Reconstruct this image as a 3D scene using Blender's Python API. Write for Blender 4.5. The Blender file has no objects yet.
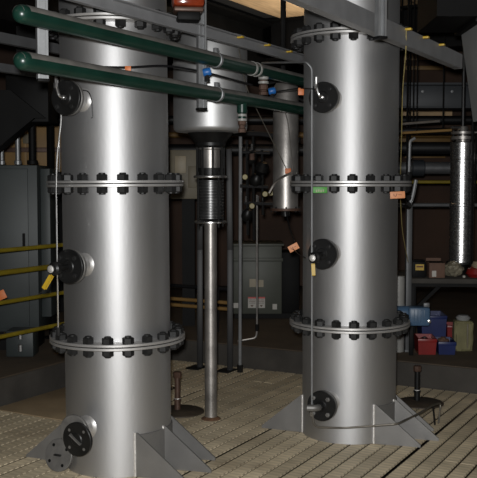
import bpy, bmesh, math, random
from mathutils import Vector, Matrix
random.seed(7)
R = math.radians
scene = bpy.context.scene
COL = scene.collection

# ------------------------------------------------------------------ camera
F_PX, PITCH, CAM_H = 900.0, R(3.5), 1.55
cam_d = bpy.data.cameras.new('camera'); cam = bpy.data.objects.new('camera', cam_d); COL.objects.link(cam)
cam_d.sensor_fit = 'HORIZONTAL'; cam_d.sensor_width = 36.0; cam_d.lens = F_PX / 477.0 * 36.0
cam_d.clip_start = 0.05
cam.location = (0, 0, CAM_H); cam.rotation_euler = (R(90) - PITCH, 0, 0)
scene.camera = cam
# ------------------------------------------------------------------ world, lights, exposure
w = bpy.data.worlds.new('world'); scene.world = w; w.use_nodes = True
w.node_tree.nodes['Background'].inputs[0].default_value = (0.9, 0.85, 0.75, 1)
w.node_tree.nodes['Background'].inputs[1].default_value = 0.01
def light(name, kind, loc, energy, color, target=None, size=0.1, spot=None):
    d = bpy.data.lights.new(name, kind); d.energy = energy; d.color = color
    if kind == 'AREA': d.size = size
    else: d.shadow_soft_size = size
    if spot: d.spot_size = R(spot); d.spot_blend = 0.35
    o = bpy.data.objects.new(name, d); COL.objects.link(o); o.location = loc
    if target is not None:
        o.rotation_euler = (Vector(target) - Vector(loc)).to_track_quat('-Z', 'Y').to_euler()
    return o
light('camera_flash', 'SPOT', (-0.03, -0.02, 1.63), 800, (1, 1, 0.99), (0.0, 5, 1.35), 0.035, 75)
light('ambient_fill_near', 'AREA', (-2.6, 2.2, 3.3), 5, (1, 0.88, 0.72), (-2.6, 2.3, 0), 1.2)  # added fill overhead, out of view, keeps the tank sides from going dark
light('ambient_fill_side', 'AREA', (2.9, 2.4, 3.3), 5, (1, 0.88, 0.72), (2.9, 2.5, 0), 1.2)  # same kind of added, unseen fill from the right, for the tank sides
light('background_fill', 'AREA', (-0.5, 8.6, 3.3), 3, (1, 0.8, 0.55), (-0.5, 8.6, 0), 1.5)  # added dim warm fill with no lamp body, lifts the background
light('roof_uplight', 'SPOT', (0.9, 9.3, 2.5), 48, (1, 0.9, 0.78), (0.35, 9.9, 3.45), 0.05, 95)
vs = scene.view_settings
vs.view_transform = 'Standard'; vs.look = 'None'; vs.gamma = 1.0; vs.use_curve_mapping = False
vs.exposure = 0.0

# ------------------------------------------------------------------ placing helpers
FWD = Vector((0, math.cos(PITCH), -math.sin(PITCH))); UPV = Vector((0, math.sin(PITCH), math.cos(PITCH)))
def ray(px, py):
    return Vector((1, 0, 0)) * ((px - 238.5) / F_PX) + UPV * (-(py - 239) / F_PX) + FWD
def at(px, py, Y):
    r = ray(px, py); return Vector((0, 0, CAM_H)) + r * (Y / r.y)
def onz(px, py, z=0.0):
    r = ray(px, py); return Vector((0, 0, CAM_H)) + r * ((z - CAM_H) / r.z)
A61 = R(61)
U = Vector((math.cos(A61), math.sin(A61), 0)); W = Vector((math.sin(A61), -math.cos(A61), 0))   # along / across the floor planks
def uw(u, wv, z=0.0): return U * u + W * wv + Vector((0, 0, z))

# ------------------------------------------------------------------ materials
def srgb(r, g, b):
    f = lambda c: (c / 255) / 12.92 if c <= 10 else (((c / 255) + 0.055) / 1.055) ** 2.4
    return (f(r), f(g), f(b), 1)
def mat(name, c, metal=0.0, rough=0.5, var=0.15, scale=6.0, bump=0.0, stretch=(1, 1, 1), rvar=0.0, c2=None, bscale=None):
    m = bpy.data.materials.new(name); m.use_nodes = True
    nt = m.node_tree; N = nt.nodes; L = nt.links
    b = N['Principled BSDF']; b.inputs['Metallic'].default_value = metal; b.inputs['Roughness'].default_value = rough
    tc = N.new('ShaderNodeTexCoord'); mp = N.new('ShaderNodeMapping'); mp.inputs['Scale'].default_value = stretch
    L.new(tc.outputs['Object'], mp.inputs[0])
    nz = N.new('ShaderNodeTexNoise'); nz.inputs['Scale'].default_value = scale; nz.inputs['Detail'].default_value = 5
    L.new(mp.outputs[0], nz.inputs['Vector'])
    rp = N.new('ShaderNodeValToRGB'); rp.color_ramp.elements[0].position = 0.3; rp.color_ramp.elements[1].position = 0.7
    lo = c2 if c2 else tuple(v * (1 - var) for v in c[:3]) + (1,)
    hi = c if c2 else tuple(min(1, v * (1 + var)) for v in c[:3]) + (1,)
    rp.color_ramp.elements[0].color = lo; rp.color_ramp.elements[1].color = hi
    L.new(nz.outputs[0], rp.inputs[0]); L.new(rp.outputs[0], b.inputs['Base Color'])
    if rvar:
        mr = N.new('ShaderNodeMapRange'); mr.inputs[3].default_value = rough - rvar; mr.inputs[4].default_value = rough + rvar
        L.new(nz.outputs[0], mr.inputs[0]); L.new(mr.outputs[0], b.inputs['Roughness'])
    if bump:
        n2 = N.new('ShaderNodeTexNoise'); n2.inputs['Scale'].default_value = bscale or scale * 8; L.new(mp.outputs[0], n2.inputs['Vector'])
        bp = N.new('ShaderNodeBump'); bp.inputs['Strength'].default_value = bump; bp.inputs['Distance'].default_value = 0.01
        L.new(n2.outputs[0], bp.inputs['Height']); L.new(bp.outputs[0], b.inputs['Normal'])
    return m
def brushed(m, aniso=0.22, rot=0.25):
    nt = m.node_tree; b = nt.nodes['Principled BSDF']; t = nt.nodes.new('ShaderNodeTangent'); t.direction_type = 'RADIAL'; t.axis = 'Z'
    nt.links.new(t.outputs[0], b.inputs['Tangent']); b.inputs['Anisotropic'].default_value = aniso; b.inputs['Anisotropic Rotation'].default_value = rot
    return m
def matte(m, sp=0.15):
    m.node_tree.nodes['Principled BSDF'].inputs['Specular IOR Level'].default_value = sp; return m
def plank_mat():
    m = mat('perforated_plank', (0.74, 0.625, 0.435, 1), 0.0, 0.6, 0.22, 5, 0.0, (1, 1, 1))
    nt = m.node_tree; N = nt.nodes; L = nt.links; b = N['Principled BSDF']
    tc = N.new('ShaderNodeTexCoord'); sp = N.new('ShaderNodeSeparateXYZ'); L.new(tc.outputs['Object'], sp.inputs[0])
    def math_(op, a, v=None, b2=None):
        n = N.new('ShaderNodeMath'); n.operation = op
        if isinstance(a, (int, float)): n.inputs[0].default_value = a
        else: L.new(a, n.inputs[0])
        if b2 is not None: L.new(b2, n.inputs[1])
        elif v is not None: n.inputs[1].default_value = v
        return n.outputs[0]
    # cross ribs every 22 mm along the plank
    s = math_('SINE', math_('MULTIPLY', sp.outputs[0], 2 * math.pi / 0.045))
    rib = math_('MULTIPLY_ADD', s, 0.5); N[-1].inputs[2].default_value = 0.5
    # slots: dark dots along both edges
    ay = math_('ABSOLUTE', sp.outputs[1])
    edge = math_('GREATER_THAN', ay, 0.0362)
    dots = math_('MULTIPLY', edge, None, math_('GREATER_THAN', s, 0.1))
    old = b.inputs['Base Color'].links[0].from_socket
    mx = N.new('ShaderNodeMix'); mx.data_type = 'RGBA'; mx.blend_type = 'MULTIPLY'; mx.inputs[0].default_value = 0.20
    g = N.new('ShaderNodeCombineColor'); [L.new(rib, g.inputs[i]) for i in range(3)]
    L.new(old, mx.inputs[6]); L.new(g.outputs[0], mx.inputs[7])
    mx2 = N.new('ShaderNodeMix'); mx2.data_type = 'RGBA'; L.new(math_('MULTIPLY', dots, 0.62), mx2.inputs[0])
    L.new(mx.outputs[2], mx2.inputs[6]); mx2.inputs[7].default_value = (0.05, 0.035, 0.02, 1)
    oi = N.new('ShaderNodeObjectInfo'); mr = N.new('ShaderNodeMapRange'); mr.inputs[3].default_value = 0.82; mr.inputs[4].default_value = 1.12
    L.new(oi.outputs['Random'], mr.inputs[0])
    vm = N.new('ShaderNodeVectorMath'); vm.operation = 'SCALE'; L.new(mx2.outputs[2], vm.inputs[0]); L.new(mr.outputs[0], vm.inputs['Scale'])
    # rust stains in world space
    geo = N.new('ShaderNodeNewGeometry'); nz = N.new('ShaderNodeTexNoise'); nz.inputs['Scale'].default_value = 3.2; nz.inputs['Detail'].default_value = 6
    L.new(geo.outputs['Position'], nz.inputs['Vector'])
    st = N.new('ShaderNodeMapRange'); st.inputs[1].default_value = 0.56; st.inputs[2].default_value = 0.75; st.inputs[4].default_value = 0.35
    L.new(nz.outputs[0], st.inputs[0])
    mx3 = N.new('ShaderNodeMix'); mx3.data_type = 'RGBA'; L.new(st.outputs[0], mx3.inputs[0]); L.new(vm.outputs[0], mx3.inputs[6]); mx3.inputs[7].default_value = (0.16, 0.10, 0.055, 1)
    L.new(mx3.outputs[2], b.inputs['Base Color'])
    bp = N.new('ShaderNodeBump'); bp.inputs['Strength'].default_value = 0.08; bp.inputs['Distance'].default_value = 0.002
    L.new(rib, bp.inputs['Height']); L.new(bp.outputs[0], b.inputs['Normal'])
    return m
M = dict(
    shell=brushed(mat('blasted_steel', (0.45, 0.448, 0.45, 1), 0.92, 0.55, 0.10, 3.0, 0.03, (1, 1, 0.35), 0.03, bscale=60)),
    ring=mat('flange_steel', (0.50, 0.49, 0.48, 1), 0.7, 0.42, 0.12, 9),
    gusset=mat('gusset_steel', (0.19, 0.185, 0.178, 1), 0.5, 0.5, 0.12, 7, 0.03),
    weld=mat('bright_weld', (0.68, 0.66, 0.63, 1), 0.6, 0.4, 0.15, 60, 0.3),
    nut=matte(mat('black_bolt', (0.016, 0.016, 0.016, 1), 0.2, 0.5, 0.3, 30), 0.3),
    blackiron=matte(mat('black_iron', (0.009, 0.009, 0.009, 1), 0.15, 0.42, 0.3, 14, 0.05), 0.35),
    grey_flange=mat('dull_grey_flange', (0.15, 0.145, 0.138, 1), 0.4, 0.5, 0.2, 18),
    steel=mat('polished_steel', (0.62, 0.61, 0.6, 1), 0.95, 0.28, 0.1, 20, rvar=0.06),
    pipe=mat('mottled_pipe', (0.36, 0.34, 0.32, 1), 0.8, 0.42, 0.25, 9, 0.06, rvar=0.08),
    hopsteel=mat('hopper_steel', (0.50, 0.50, 0.50, 1), 0.85, 0.5, 0.15, 6),
    tubing=mat('dull_tubing', (0.17, 0.155, 0.13, 1), 0.6, 0.45, 0.25, 9),
    clad=mat('foil_cladding', (0.66, 0.66, 0.66, 1), 0.97, 0.27, 0.12, 40, 0.10, rvar=0.08),
    galv=mat('galvanised_strut', (0.26, 0.265, 0.27, 1), 0.6, 0.45, 0.15, 12),
    strutdark=mat('grey_strut_dark', (0.13, 0.133, 0.137, 1), 0.5, 0.5, 0.15, 10),
    beam=mat('grey_beam', (0.27, 0.27, 0.275, 1), 0.4, 0.5, 0.15, 6),
    green=mat('green_paint', (0.006, 0.026, 0.018, 1), 0.0, 0.32, 0.2, 8),
    dust=mat('dusty_green', (0.105, 0.098, 0.088, 1), 0.0, 0.85, 0.25, 14),
    black=matte(mat('black_paint', (0.004, 0.004, 0.004, 1), 0.0, 0.6, 0.3, 5)),
    bellow=mat('dark_bellows_steel', (0.12, 0.12, 0.12, 1), 0.8, 0.35, 0.2, 12),
    rubber=mat('black_rubber', (0.006, 0.006, 0.007, 1), 0.0, 0.5, 0.3, 9),
    yellow=mat('yellow_paint', (0.20, 0.15, 0.01, 1), 0.0, 0.45, 0.2, 10),
    cord=mat('yellow_cord', (0.30, 0.24, 0.09, 1), 0.0, 0.6, 0.2, 30),
    tie=mat('yellow_tie', (0.45, 0.29, 0.02, 1), 0.0, 0.4, 0.1, 30),
    orange=mat('orange_tag', (0.50, 0.13, 0.025, 1), 0.0, 0.5, 0.1, 30),
    peach=mat('peach_tag', (0.58, 0.24, 0.105, 1), 0.0, 0.55, 0.1, 40),
    ink=mat('tag_ink', (0.10, 0.04, 0.03, 1), 0.0, 0.7, 0.1, 30),
    gtag=mat('green_tag', (0.05, 0.25, 0.03, 1), 0.0, 0.5, 0.12, 40),
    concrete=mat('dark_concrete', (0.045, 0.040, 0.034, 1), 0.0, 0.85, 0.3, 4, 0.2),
    slab=mat('brown_slab', (0.062, 0.045, 0.029, 1), 0.0, 0.8, 0.25, 3, 0.15),
    sheet=mat('tan_sheet', (0.27, 0.20, 0.12, 1), 0.0, 0.65, 0.2, 3.5, 0.05),
    subfloor=mat('pit_floor', (0.02, 0.017, 0.013, 1), 0.0, 0.9, 0.3, 3),
    wall=mat('brown_wall', (0.052, 0.027, 0.016, 1), 0.0, 0.8, 0.35, 1.6),
    wallside=mat('dark_wall', (0.05, 0.045, 0.04, 1), 0.0, 0.8, 0.3, 1.5),
    ceil=mat('dark_ceiling', (0.012, 0.012, 0.012, 1), 0.0, 0.85, 0.3, 2),
    wood=mat('ply_ceiling', (0.62, 0.43, 0.24, 1), 0.0, 0.6, 0.2, 3, 0.02, (1, 6, 1)),
    slate=mat('slate_cabinet', (0.028, 0.035, 0.035, 1), 0.1, 0.5, 0.12, 4),
    slatebeam=mat('slate_beam', (0.030, 0.034, 0.039, 1), 0.1, 0.5, 0.12, 4),
    ochre=mat('ochre_paint', (0.24, 0.14, 0.045, 1), 0.0, 0.55, 0.2, 5),
    greencab=mat('grey_green_box', (0.062, 0.066, 0.052, 1), 0.1, 0.5, 0.12, 5),
    beige=mat('beige_box', (0.14, 0.12, 0.08, 1), 0.0, 0.55, 0.15, 6),
    cream=mat('cream_plate', (0.28, 0.235, 0.16, 1), 0.0, 0.5, 0.1, 12),
    white=mat('white_label', (0.42, 0.40, 0.36, 1), 0.0, 0.5, 0.08, 30),
    red=mat('red_plastic', (0.20, 0.009, 0.008, 1), 0.0, 0.4, 0.15, 9),
    redlab=mat('red_print', (0.5, 0.06, 0.05, 1), 0.0, 0.5, 0.1, 30),
    blue=mat('blue_plastic', (0.009, 0.018, 0.09, 1), 0.0, 0.4, 0.15, 9),
    ltblue=mat('light_blue_paint', (0.055, 0.11, 0.19, 1), 0.0, 0.4, 0.15, 9),
    brblue=mat('bright_blue', (0.012, 0.10, 0.32, 1), 0.0, 0.4, 0.1, 20),
    carton=mat('brown_carton', (0.12, 0.065, 0.042, 1), 0.0, 0.75, 0.15, 9),
    sack=mat('khaki_canvas', (0.17, 0.155, 0.075, 1), 0.0, 0.8, 0.2, 12, 0.3),
    bag=mat('clear_film', (0.20, 0.18, 0.13, 1), 0.0, 0.22, 0.3, 18, 0.5),
    copper=mat('rusty_brass', (0.085, 0.048, 0.034, 1), 0.3, 0.5, 0.25, 24),
    rust=mat('rust_dirt', (0.12, 0.06, 0.03, 1), 0.0, 0.85, 0.3, 30, 0.3),
    white_pvc=mat('white_pvc', (0.27, 0.265, 0.25, 1), 0.0, 0.45, 0.08, 9),
    hopper=mat('pale_grey_paint', (0.30, 0.305, 0.305, 1), 0.1, 0.5, 0.06, 4),
    amber=mat('amber_lens', (0.17, 0.026, 0.009, 1), 0.0, 0.12, 0.25, 25),
    coverplate=mat('brown_cover_plate', (0.055, 0.042, 0.03, 1), 0.2, 0.6, 0.25, 8),
    plank=plank_mat(),
)

# ------------------------------------------------------------------ mesh helpers
def frame(d):
    d = Vector(d).normalized(); a = Vector((0, 0, 1)) if abs(d.z) < 0.9 else Vector((1, 0, 0))
    x = a.cross(d).normalized(); return x, d.cross(x).normalized(), d
class MB:
    def __init__(s): s.bm = bmesh.new()
    def lathe(s, prof, seg=32, origin=(0, 0, 0), axis=(0, 0, 1), closed=False):
        x, y, z = frame(axis); o = Vector(origin); rings = []
        for r, h in prof:
            if r < 1e-6: rings.append([s.bm.verts.new(o + z * h)])
            else: rings.append([s.bm.verts.new(o + z * h + (x * math.cos(2 * math.pi * k / seg) + y * math.sin(2 * math.pi * k / seg)) * r) for k in range(seg)])
        if closed: rings.append(rings[0])
        for a, b in zip(rings, rings[1:]):
            for k in range(seg):
                k2 = (k + 1) % seg
                if len(a) == 1 and len(b) == 1: continue
                if len(a) == 1: s.bm.faces.new((a[0], b[k], b[k2]))
                elif len(b) == 1: s.bm.faces.new((a[k], b[0], a[k2]))
                else: s.bm.faces.new((a[k], b[k], b[k2], a[k2]))
        return s
    def cyl(s, p0, p1, r, seg=12, r1=None):
        p0, p1 = Vector(p0), Vector(p1); h = (p1 - p0).length; r1 = r if r1 is None else r1
        return s.lathe([(0, 0), (r, 0), (r1, h), (0, h)], seg, p0, p1 - p0)
    def tube(s, pts, r, seg=8, cap=True):
        pts = [Vector(p) for p in pts]; n = len(pts); rings = []; x = None
        for i, p in enumerate(pts):
            t = (pts[min(i + 1, n - 1)] - pts[max(i - 1, 0)]).normalized()
            if x is None: x = frame(t)[0]
            x = (x - t * x.dot(t)).normalized(); y = t.cross(x)
            rings.append([s.bm.verts.new(p + (x * math.cos(2 * math.pi * k / seg) + y * math.sin(2 * math.pi * k / seg)) * r) for k in range(seg)])
        for a, b in zip(rings, rings[1:]):
            for k in range(seg): s.bm.faces.new((a[k], a[(k + 1) % seg], b[(k + 1) % seg], b[k]))
        if cap: s.bm.faces.new(rings[0][::-1]); s.bm.faces.new(rings[-1])
        return s
    def box(s, c, size, rz=0.0, bevel=0.0, mtx=None):
        m = mtx if mtx else Matrix.Translation(Vector(c)) @ Matrix.Rotation(rz, 4, 'Z')
        r = bmesh.ops.create_cube(s.bm, size=1.0); vs_ = r['verts']
        for v in vs_: v.co = m @ Vector((v.co.x * size[0], v.co.y * size[1], v.co.z * size[2]))
        if bevel:
            es = list({e for v in vs_ for e in v.link_edges})
            bmesh.ops.bevel(s.bm, geom=es, offset=bevel, segments=2, affect='EDGES', profile=0.5)
        return s
    def prism(s, poly, vec):
        vec = Vector(vec); a = [s.bm.verts.new(Vector(p)) for p in poly]; b = [s.bm.verts.new(Vector(p) + vec) for p in poly]
        s.bm.faces.new(a[::-1]); s.bm.faces.new(b); n = len(a)
        for k in range(n): s.bm.faces.new((a[k], a[(k + 1) % n], b[(k + 1) % n], b[k]))
        return s
    def bar(s, p0, p1, wd, hg, bevel=0.0):          # rectangular bar, height roughly along Z
        p0, p1 = Vector(p0), Vector(p1); d = (p1 - p0); x, y, z = frame(d)
        m = Matrix((x, y, z)).transposed().to_4x4(); m.translation = (p0 + p1) / 2
        return s.box(None, (wd, hg, d.length), mtx=m, bevel=bevel)
    def build(s, name, m, parent=None, smooth=True, loc=None):
        bm = s.bm; bmesh.ops.recalc_face_normals(bm, faces=bm.faces)
        for f in bm.faces: f.smooth = smooth
        for e in bm.edges:
            if len(e.link_faces) == 2 and e.calc_face_angle(0) > 0.6: e.smooth = False
        me = bpy.data.meshes.new(name); bm.to_mesh(me); bm.free(); me.materials.append(m)
        o = bpy.data.objects.new(name, me); COL.objects.link(o)
        if loc is not None: o.location = loc
        if parent is not None: o.parent = parent
        return o
def round_path(pts, rad=0.03, n=5):
    pts = [Vector(p) for p in pts]; out = [pts[0]]
    for a, b, c in zip(pts, pts[1:], pts[2:]):
        d0 = (a - b); d1 = (c - b); q = min(rad, d0.length * 0.45, d1.length * 0.45)
        s0 = b + d0.normalized() * q; s1 = b + d1.normalized() * q
        for i in range(n + 1):
            t = i / n; out.append(s0 * (1 - t) ** 2 + b * 2 * t * (1 - t) + s1 * t * t)
    out.append(pts[-1]); return out
def tag(o, label, cat, group=None, kind=None):
    o['label'] = label; o['category'] = cat
    if group: o['group'] = group
    if kind: o['kind'] = kind
    return o
def thing(name, label, cat, loc=(0, 0, 0), rz=0.0, group=None):
    o = bpy.data.objects.new(name, None); COL.objects.link(o); o.location = loc; o.rotation_euler = (0, 0, rz)
    return tag(o, label, cat, group)
def struct(o): o['kind'] = 'structure'; return o
def copy_child(src, parent, loc, rz=0.0):
    c = src.copy(); COL.objects.link(c); c.parent = parent; c.location = loc; c.rotation_euler = (0, 0, rz); return c

# ================================================================== SETTING
struct(MB().box((0, 4, -0.45), (14, 18, 0.3)).build('floor', M['subfloor']))
floor = bpy.data.objects['floor']
BACK_U, LEFT_W = 6.62, -4.50
# perforated planks, laid in panels of ten
PW = 0.095
def plank(u0, u1, wc, z=0.0):
    mb = MB(); l = u1 - u0; h = 0.0938 / 2 - 0.0052
    prof = [(-h, -0.006), (-h, -0.002), (-h + 0.002, 0), (h - 0.002, 0), (h, -0.002), (h, -0.006)]
    a = [mb.bm.verts.new((-l / 2, y, zz)) for y, zz in prof]; b = [mb.bm.verts.new((l / 2, y, zz)) for y, zz in prof]
    for k in range(5): mb.bm.faces.new((a[k], a[k + 1], b[k + 1], b[k]))
    mb.bm.faces.new(a); mb.bm.faces.new(b[::-1])
    o = mb.build('plank', M['plank'], floor, loc=uw((u0 + u1) / 2, wc, z)); o.rotation_euler = (0, 0, A61)
    return o
panels = [-4.45, -3.50, -2.55, -1.60, -0.65, 0.30]
joints = {0: [4.53, 5.75], 1: [4.2, 5.45], 2: [6.19, 4.9], 3: [5.62], 4: [4.6]}
# panel index by w0: -4.45, -3.5, -2.55, -1.6, -.65
for pi, (w0, w1) in enumerate(zip(panels, panels[1:])):
    cuts = sorted([2.2] + ([4.53, 5.75] if pi == 0 else [6.19] if pi == 1 else [5.45] if pi == 2 else [4.9]) + [BACK_U - 0.015])
    for k in range(10):
        wc = w0 + 0.006 + (k + 0.5) * (0.95 - 0.012) / 10
        for ua, ub in zip(cuts, cuts[1:]):
            if pi == 0 and 4.5 < ua < 5.0 and k < 8: continue        # the smooth sheet lies here
            plank(ua + 0.0015, ub - 0.0015, wc, random.uniform(-0.002, 0.002))
sh = MB().box((0, 0, -0.012), (1.19, 0.70, 0.024), bevel=0.003).build('floor_panel', M['sheet'], floor, loc=uw(5.13, -4.095, 0.004))
sh.rotation_euler = (0, 0, A61)
# raised concrete slabs round the sunken grating
SL = 0.19
def slab(name, u0, u1, w0, w1, m):
    mb = MB(); c = uw((u0 + u1) / 2, (w0 + w1) / 2, (SL - 0.3) / 2)
    mb.box(c, (u1 - u0, w1 - w0, SL + 0.3), A61, bevel=0.006); return struct(mb.build(name, m))
slab('trim_1', 2.0, BACK_U, -8.5, LEFT_W, M['slab'])
slab('trim_2', BACK_U, 14.0, -8.5, 4.5, M['slab'])
# kerb faces in darker concrete
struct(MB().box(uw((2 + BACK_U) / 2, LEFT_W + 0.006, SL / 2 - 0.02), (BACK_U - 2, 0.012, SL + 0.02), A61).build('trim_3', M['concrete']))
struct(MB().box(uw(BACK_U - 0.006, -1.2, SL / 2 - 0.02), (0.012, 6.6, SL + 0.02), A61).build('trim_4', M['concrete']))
CZ = 3.45
struct(MB().box((0, 12.06, 1.6), (14, 0.12, 4.2)).build('wall_back', M['wall']))
struct(MB().box((-6.06, 4, 1.6), (0.12, 16.4, 4.2)).build('wall_left', M['wallside']))
struct(MB().box((6.06, 4, 1.6), (0.12, 16.4, 4.2)).build('wall_right', M['wallside']))
struct(MB().box((0, -3.06, 1.6), (14, 0.12, 4.2)).build('wall_front', M['wallside']))
struct(MB().box((0, 4.5, CZ + 0.08), (14, 16, 0.16)).build('ceiling', M['ceil']))

# ================================================================== THE TWO COLUMNS
TR, FR, BR = 0.29, 0.372, 0.336
def hexnut_mesh():
    mb = MB()
    for sgn in (1, -1):
        mb.lathe([(0, 0.0155), (0.029, 0.0155), (0.031, 0.018), (0.031, 0.044), (0.027, 0.048), (0.0, 0.048)], 6, (0, 0, 0), (0, 0, sgn))
        mb.lathe([(0.0, 0.048), (0.018, 0.048), (0.018, 0.054), (0.015, 0.056), (0, 0.056)], 10, (0, 0, 0), (0, 0, sgn))
    mb.lathe([(0, -0.02), (0.013, -0.02), (0.013, 0.02), (0, 0.02)], 8)
    return mb
bolt_src = None
nb_src = None
def flange_joint(parent, z, rot, n=20):
    global bolt_src
    mb = MB()
    for za in (-0.0165, 0.0025):
        mb.lathe([(TR - 0.005, za), (FR - 0.002, za), (FR, za + 0.002), (FR, za + 0.012), (FR - 0.002, za + 0.014), (TR - 0.005, za + 0.014)], 72, (0, 0, 0), closed=True)
    j = mb.build('flange', M['ring'], parent, loc=(0, 0, z))
    MB().lathe([(TR, -0.0026), (FR - 0.008, -0.0026), (FR - 0.008, 0.0026), (TR, 0.0026)], 64, closed=True).build('gasket', M['blackiron'], j)
    for k in range(n):
        a = rot + 2 * math.pi * k / n
        if bolt_src is None:
            bolt_src = hexnut_mesh().build('bolt', M['nut'], j); o = bolt_src
        else:
            o = bolt_src.copy(); COL.objects.link(o); o.parent = j
        o.location = (BR * math.cos(a), BR * math.sin(a), 0); o.rotation_euler = (0, 0, a + random.uniform(-0.5, 0.5))
    return j
def nozzle(parent, z, az, length=0.15, fr=0.089, kind='plug', m=None):
    """short stub with a bolted blind flange, pointing outward at azimuth az"""
    d = Vector((math.cos(az), math.sin(az), 0)); side = Vector((-d.y, d.x, 0)); up = Vector((0, 0, 1))
    o = d * (TR - 0.03) + up * z
    m = m or M['blackiron']; off = side * 0.034 - up * 0.03 if kind == 'swung' else Vector()
    nz = MB().lathe([(0.045, 0.0), (0.045, 0.03), (0.058, 0.03), (0.062, 0.034), (0.047, 0.046), (0.045, 0.05), (0.045, length - 0.01), (0, length - 0.01)], 24, o, d).build('nozzle', M['ring'], parent)
    f0 = length - 0.02
    MB().lathe([(0.04, f0), (fr - 0.003, f0), (fr, f0 + 0.003), (fr, f0 + 0.017), (fr - 0.003, f0 + 0.02), (0, f0 + 0.02)], 32, o, d).build('nozzle_flange', M['grey_flange'], nz)
    f1 = f0 + 0.022
    MB().lathe([(0, f1), (fr - 0.003, f1), (fr, f1 + 0.003), (fr, f1 + 0.016), (fr - 0.003, f1 + 0.019), (0.035, f1 + 0.019), (0.03, f1 + 0.023), (0, f1 + 0.023)], 32, o + off, d).build('blind_flange', m, nz)
    for k in range(4):
        a = math.pi / 4 + k * math.pi / 2
        c = o + (side * math.cos(a) + up * math.sin(a)) * (fr * 0.72)
        if kind == 'swung': c = c + off; mb = MB().lathe([(0, f1), (0.008, f1), (0.008, f1 + 0.02), (0, f1 + 0.02)], 10, c, d); mb.build('bolt_hole_plug', M['grey_flange'], nz); continue
        mb = MB(); mb.lathe([(0, f0 - 0.014), (0.014, f0 - 0.014), (0.014, f0), (0.008, f0), (0.008, f1 + 0.019), (0.0135, f1 + 0.019), (0.0135, f1 + 0.03), (0.007, f1 + 0.032), (0.007, f1 + 0.038), (0, f1 + 0.038)], 6, c, d)
        mb.build('nozzle_bolt', M['grey_flange'] if kind == 'drain' else M['nut'], nz)
    tip = o + d * (f1 + 0.02)
    if kind == 'swung':
        MB().bar(o + off + d * (f1 + 0.026) - side * 0.035 + up * 0.025, o + off + d * (f1 + 0.026) + side * 0.03 - up * 0.02, 0.012, 0.008, 0.002).build('handle', M['grey_flange'], nz)
    if kind == 'drain':
        MB().tube(round_path([tip - d * 0.005, tip + d * 0.05, tip + d * 0.075 + side * -0.055], 0.03), 0.02, 10).build('drain_elbow', M['grey_flange'], nz)
        MB().lathe([(0, 0), (0.026, 0), (0.026, 0.03), (0, 0.03)], 6, tip, d).build('hex_fitting', M['blackiron'], nz)
    if kind == 'elbow':       # small silver elbow and tee above
        MB().tube(round_path([tip, tip + d * 0.045, tip + d * 0.045 + up * 0.06 - side * 0.02, tip + d * 0.045 + up * 0.11 - side * 0.02], 0.02), 0.008, 10).build('elbow_fitting', M['steel'], nz)
        MB().lathe([(0, 0), (0.013, 0), (0.013, 0.02), (0, 0.02)], 6, tip, d).build('hex_fitting', M['steel'], nz)
        MB().lathe([(0, 0), (0.012, 0), (0.012, 0.025), (0, 0.025)], 6, tip + d * 0.045 + up * 0.045 - side * 0.02, up).build('hex_fitting', M['steel'], nz)
    if kind == 'valve':       # small ball valve with a yellow lever
        c = tip + d * 0.085 - side * (0.014 if parent.location.x < 0 else 0.004) - up * (0.002 if parent.location.x < 0 else 0.014)
        MB().tube([tip, tip + d * 0.03, c], 0.014, 10).build('valve_nipple', M['blackiron'], nz)
        MB().lathe([(0, -0.034), (0.024, -0.034), (0.024, -0.022), (0.034, -0.014), (0.034, 0.014), (0.024, 0.022), (0.024, 0.034), (0, 0.034)], 14, c, d).build('valve_body', M['blackiron'], nz)
        MB().lathe([(0, 0), (0.019, 0), (0.019, 0.008), (0.010, 0.012), (0, 0.012)], 12, c + d * 0.03, d).build('valve_stem', M['weld'], nz)
        e0 = c + d * 0.04 - up * 0.034 + side * 0.006; e1 = e0 - up * 0.062 - side * (0.045 if parent.location.x < 0 else -0.004)
        MB().bar(e0, e1, 0.016, 0.014, 0.003).build('valve_lever', M['tie'], nz)
    return nz
def gusset(parent, ang, perp, sgn, length=0.275, h=0.235, th=0.012):
    d = Vector((math.cos(ang), math.sin(ang), 0)) * sgn; p = Vector((-math.sin(ang), math.cos(ang), 0))
    a0 = math.sqrt(max(0, TR * TR - perp * perp)) - 0.004
    i = d * a0 + p * (perp - th / 2); o = d * (a0 + length) + p * (perp - th / 2); z = Vector((0, 0, 1))
    g = MB().prism([i + z * 0.001, o + z * 0.001, o + z * 0.016, i + d * 0.015 + z * h, i + z * h], p * th).build('gusset', M['gusset'], parent, smooth=False)
    MB().cyl(d * (a0 + 0.001) + p * (perp - th * 0.75) + z * 0.004, d * (a0 + 0.001) + p * (perp - th * 0.75) + z * (h + 0.004), 0.0075, 8).build('weld_bead', M['weld'], g)
    return g
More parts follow.
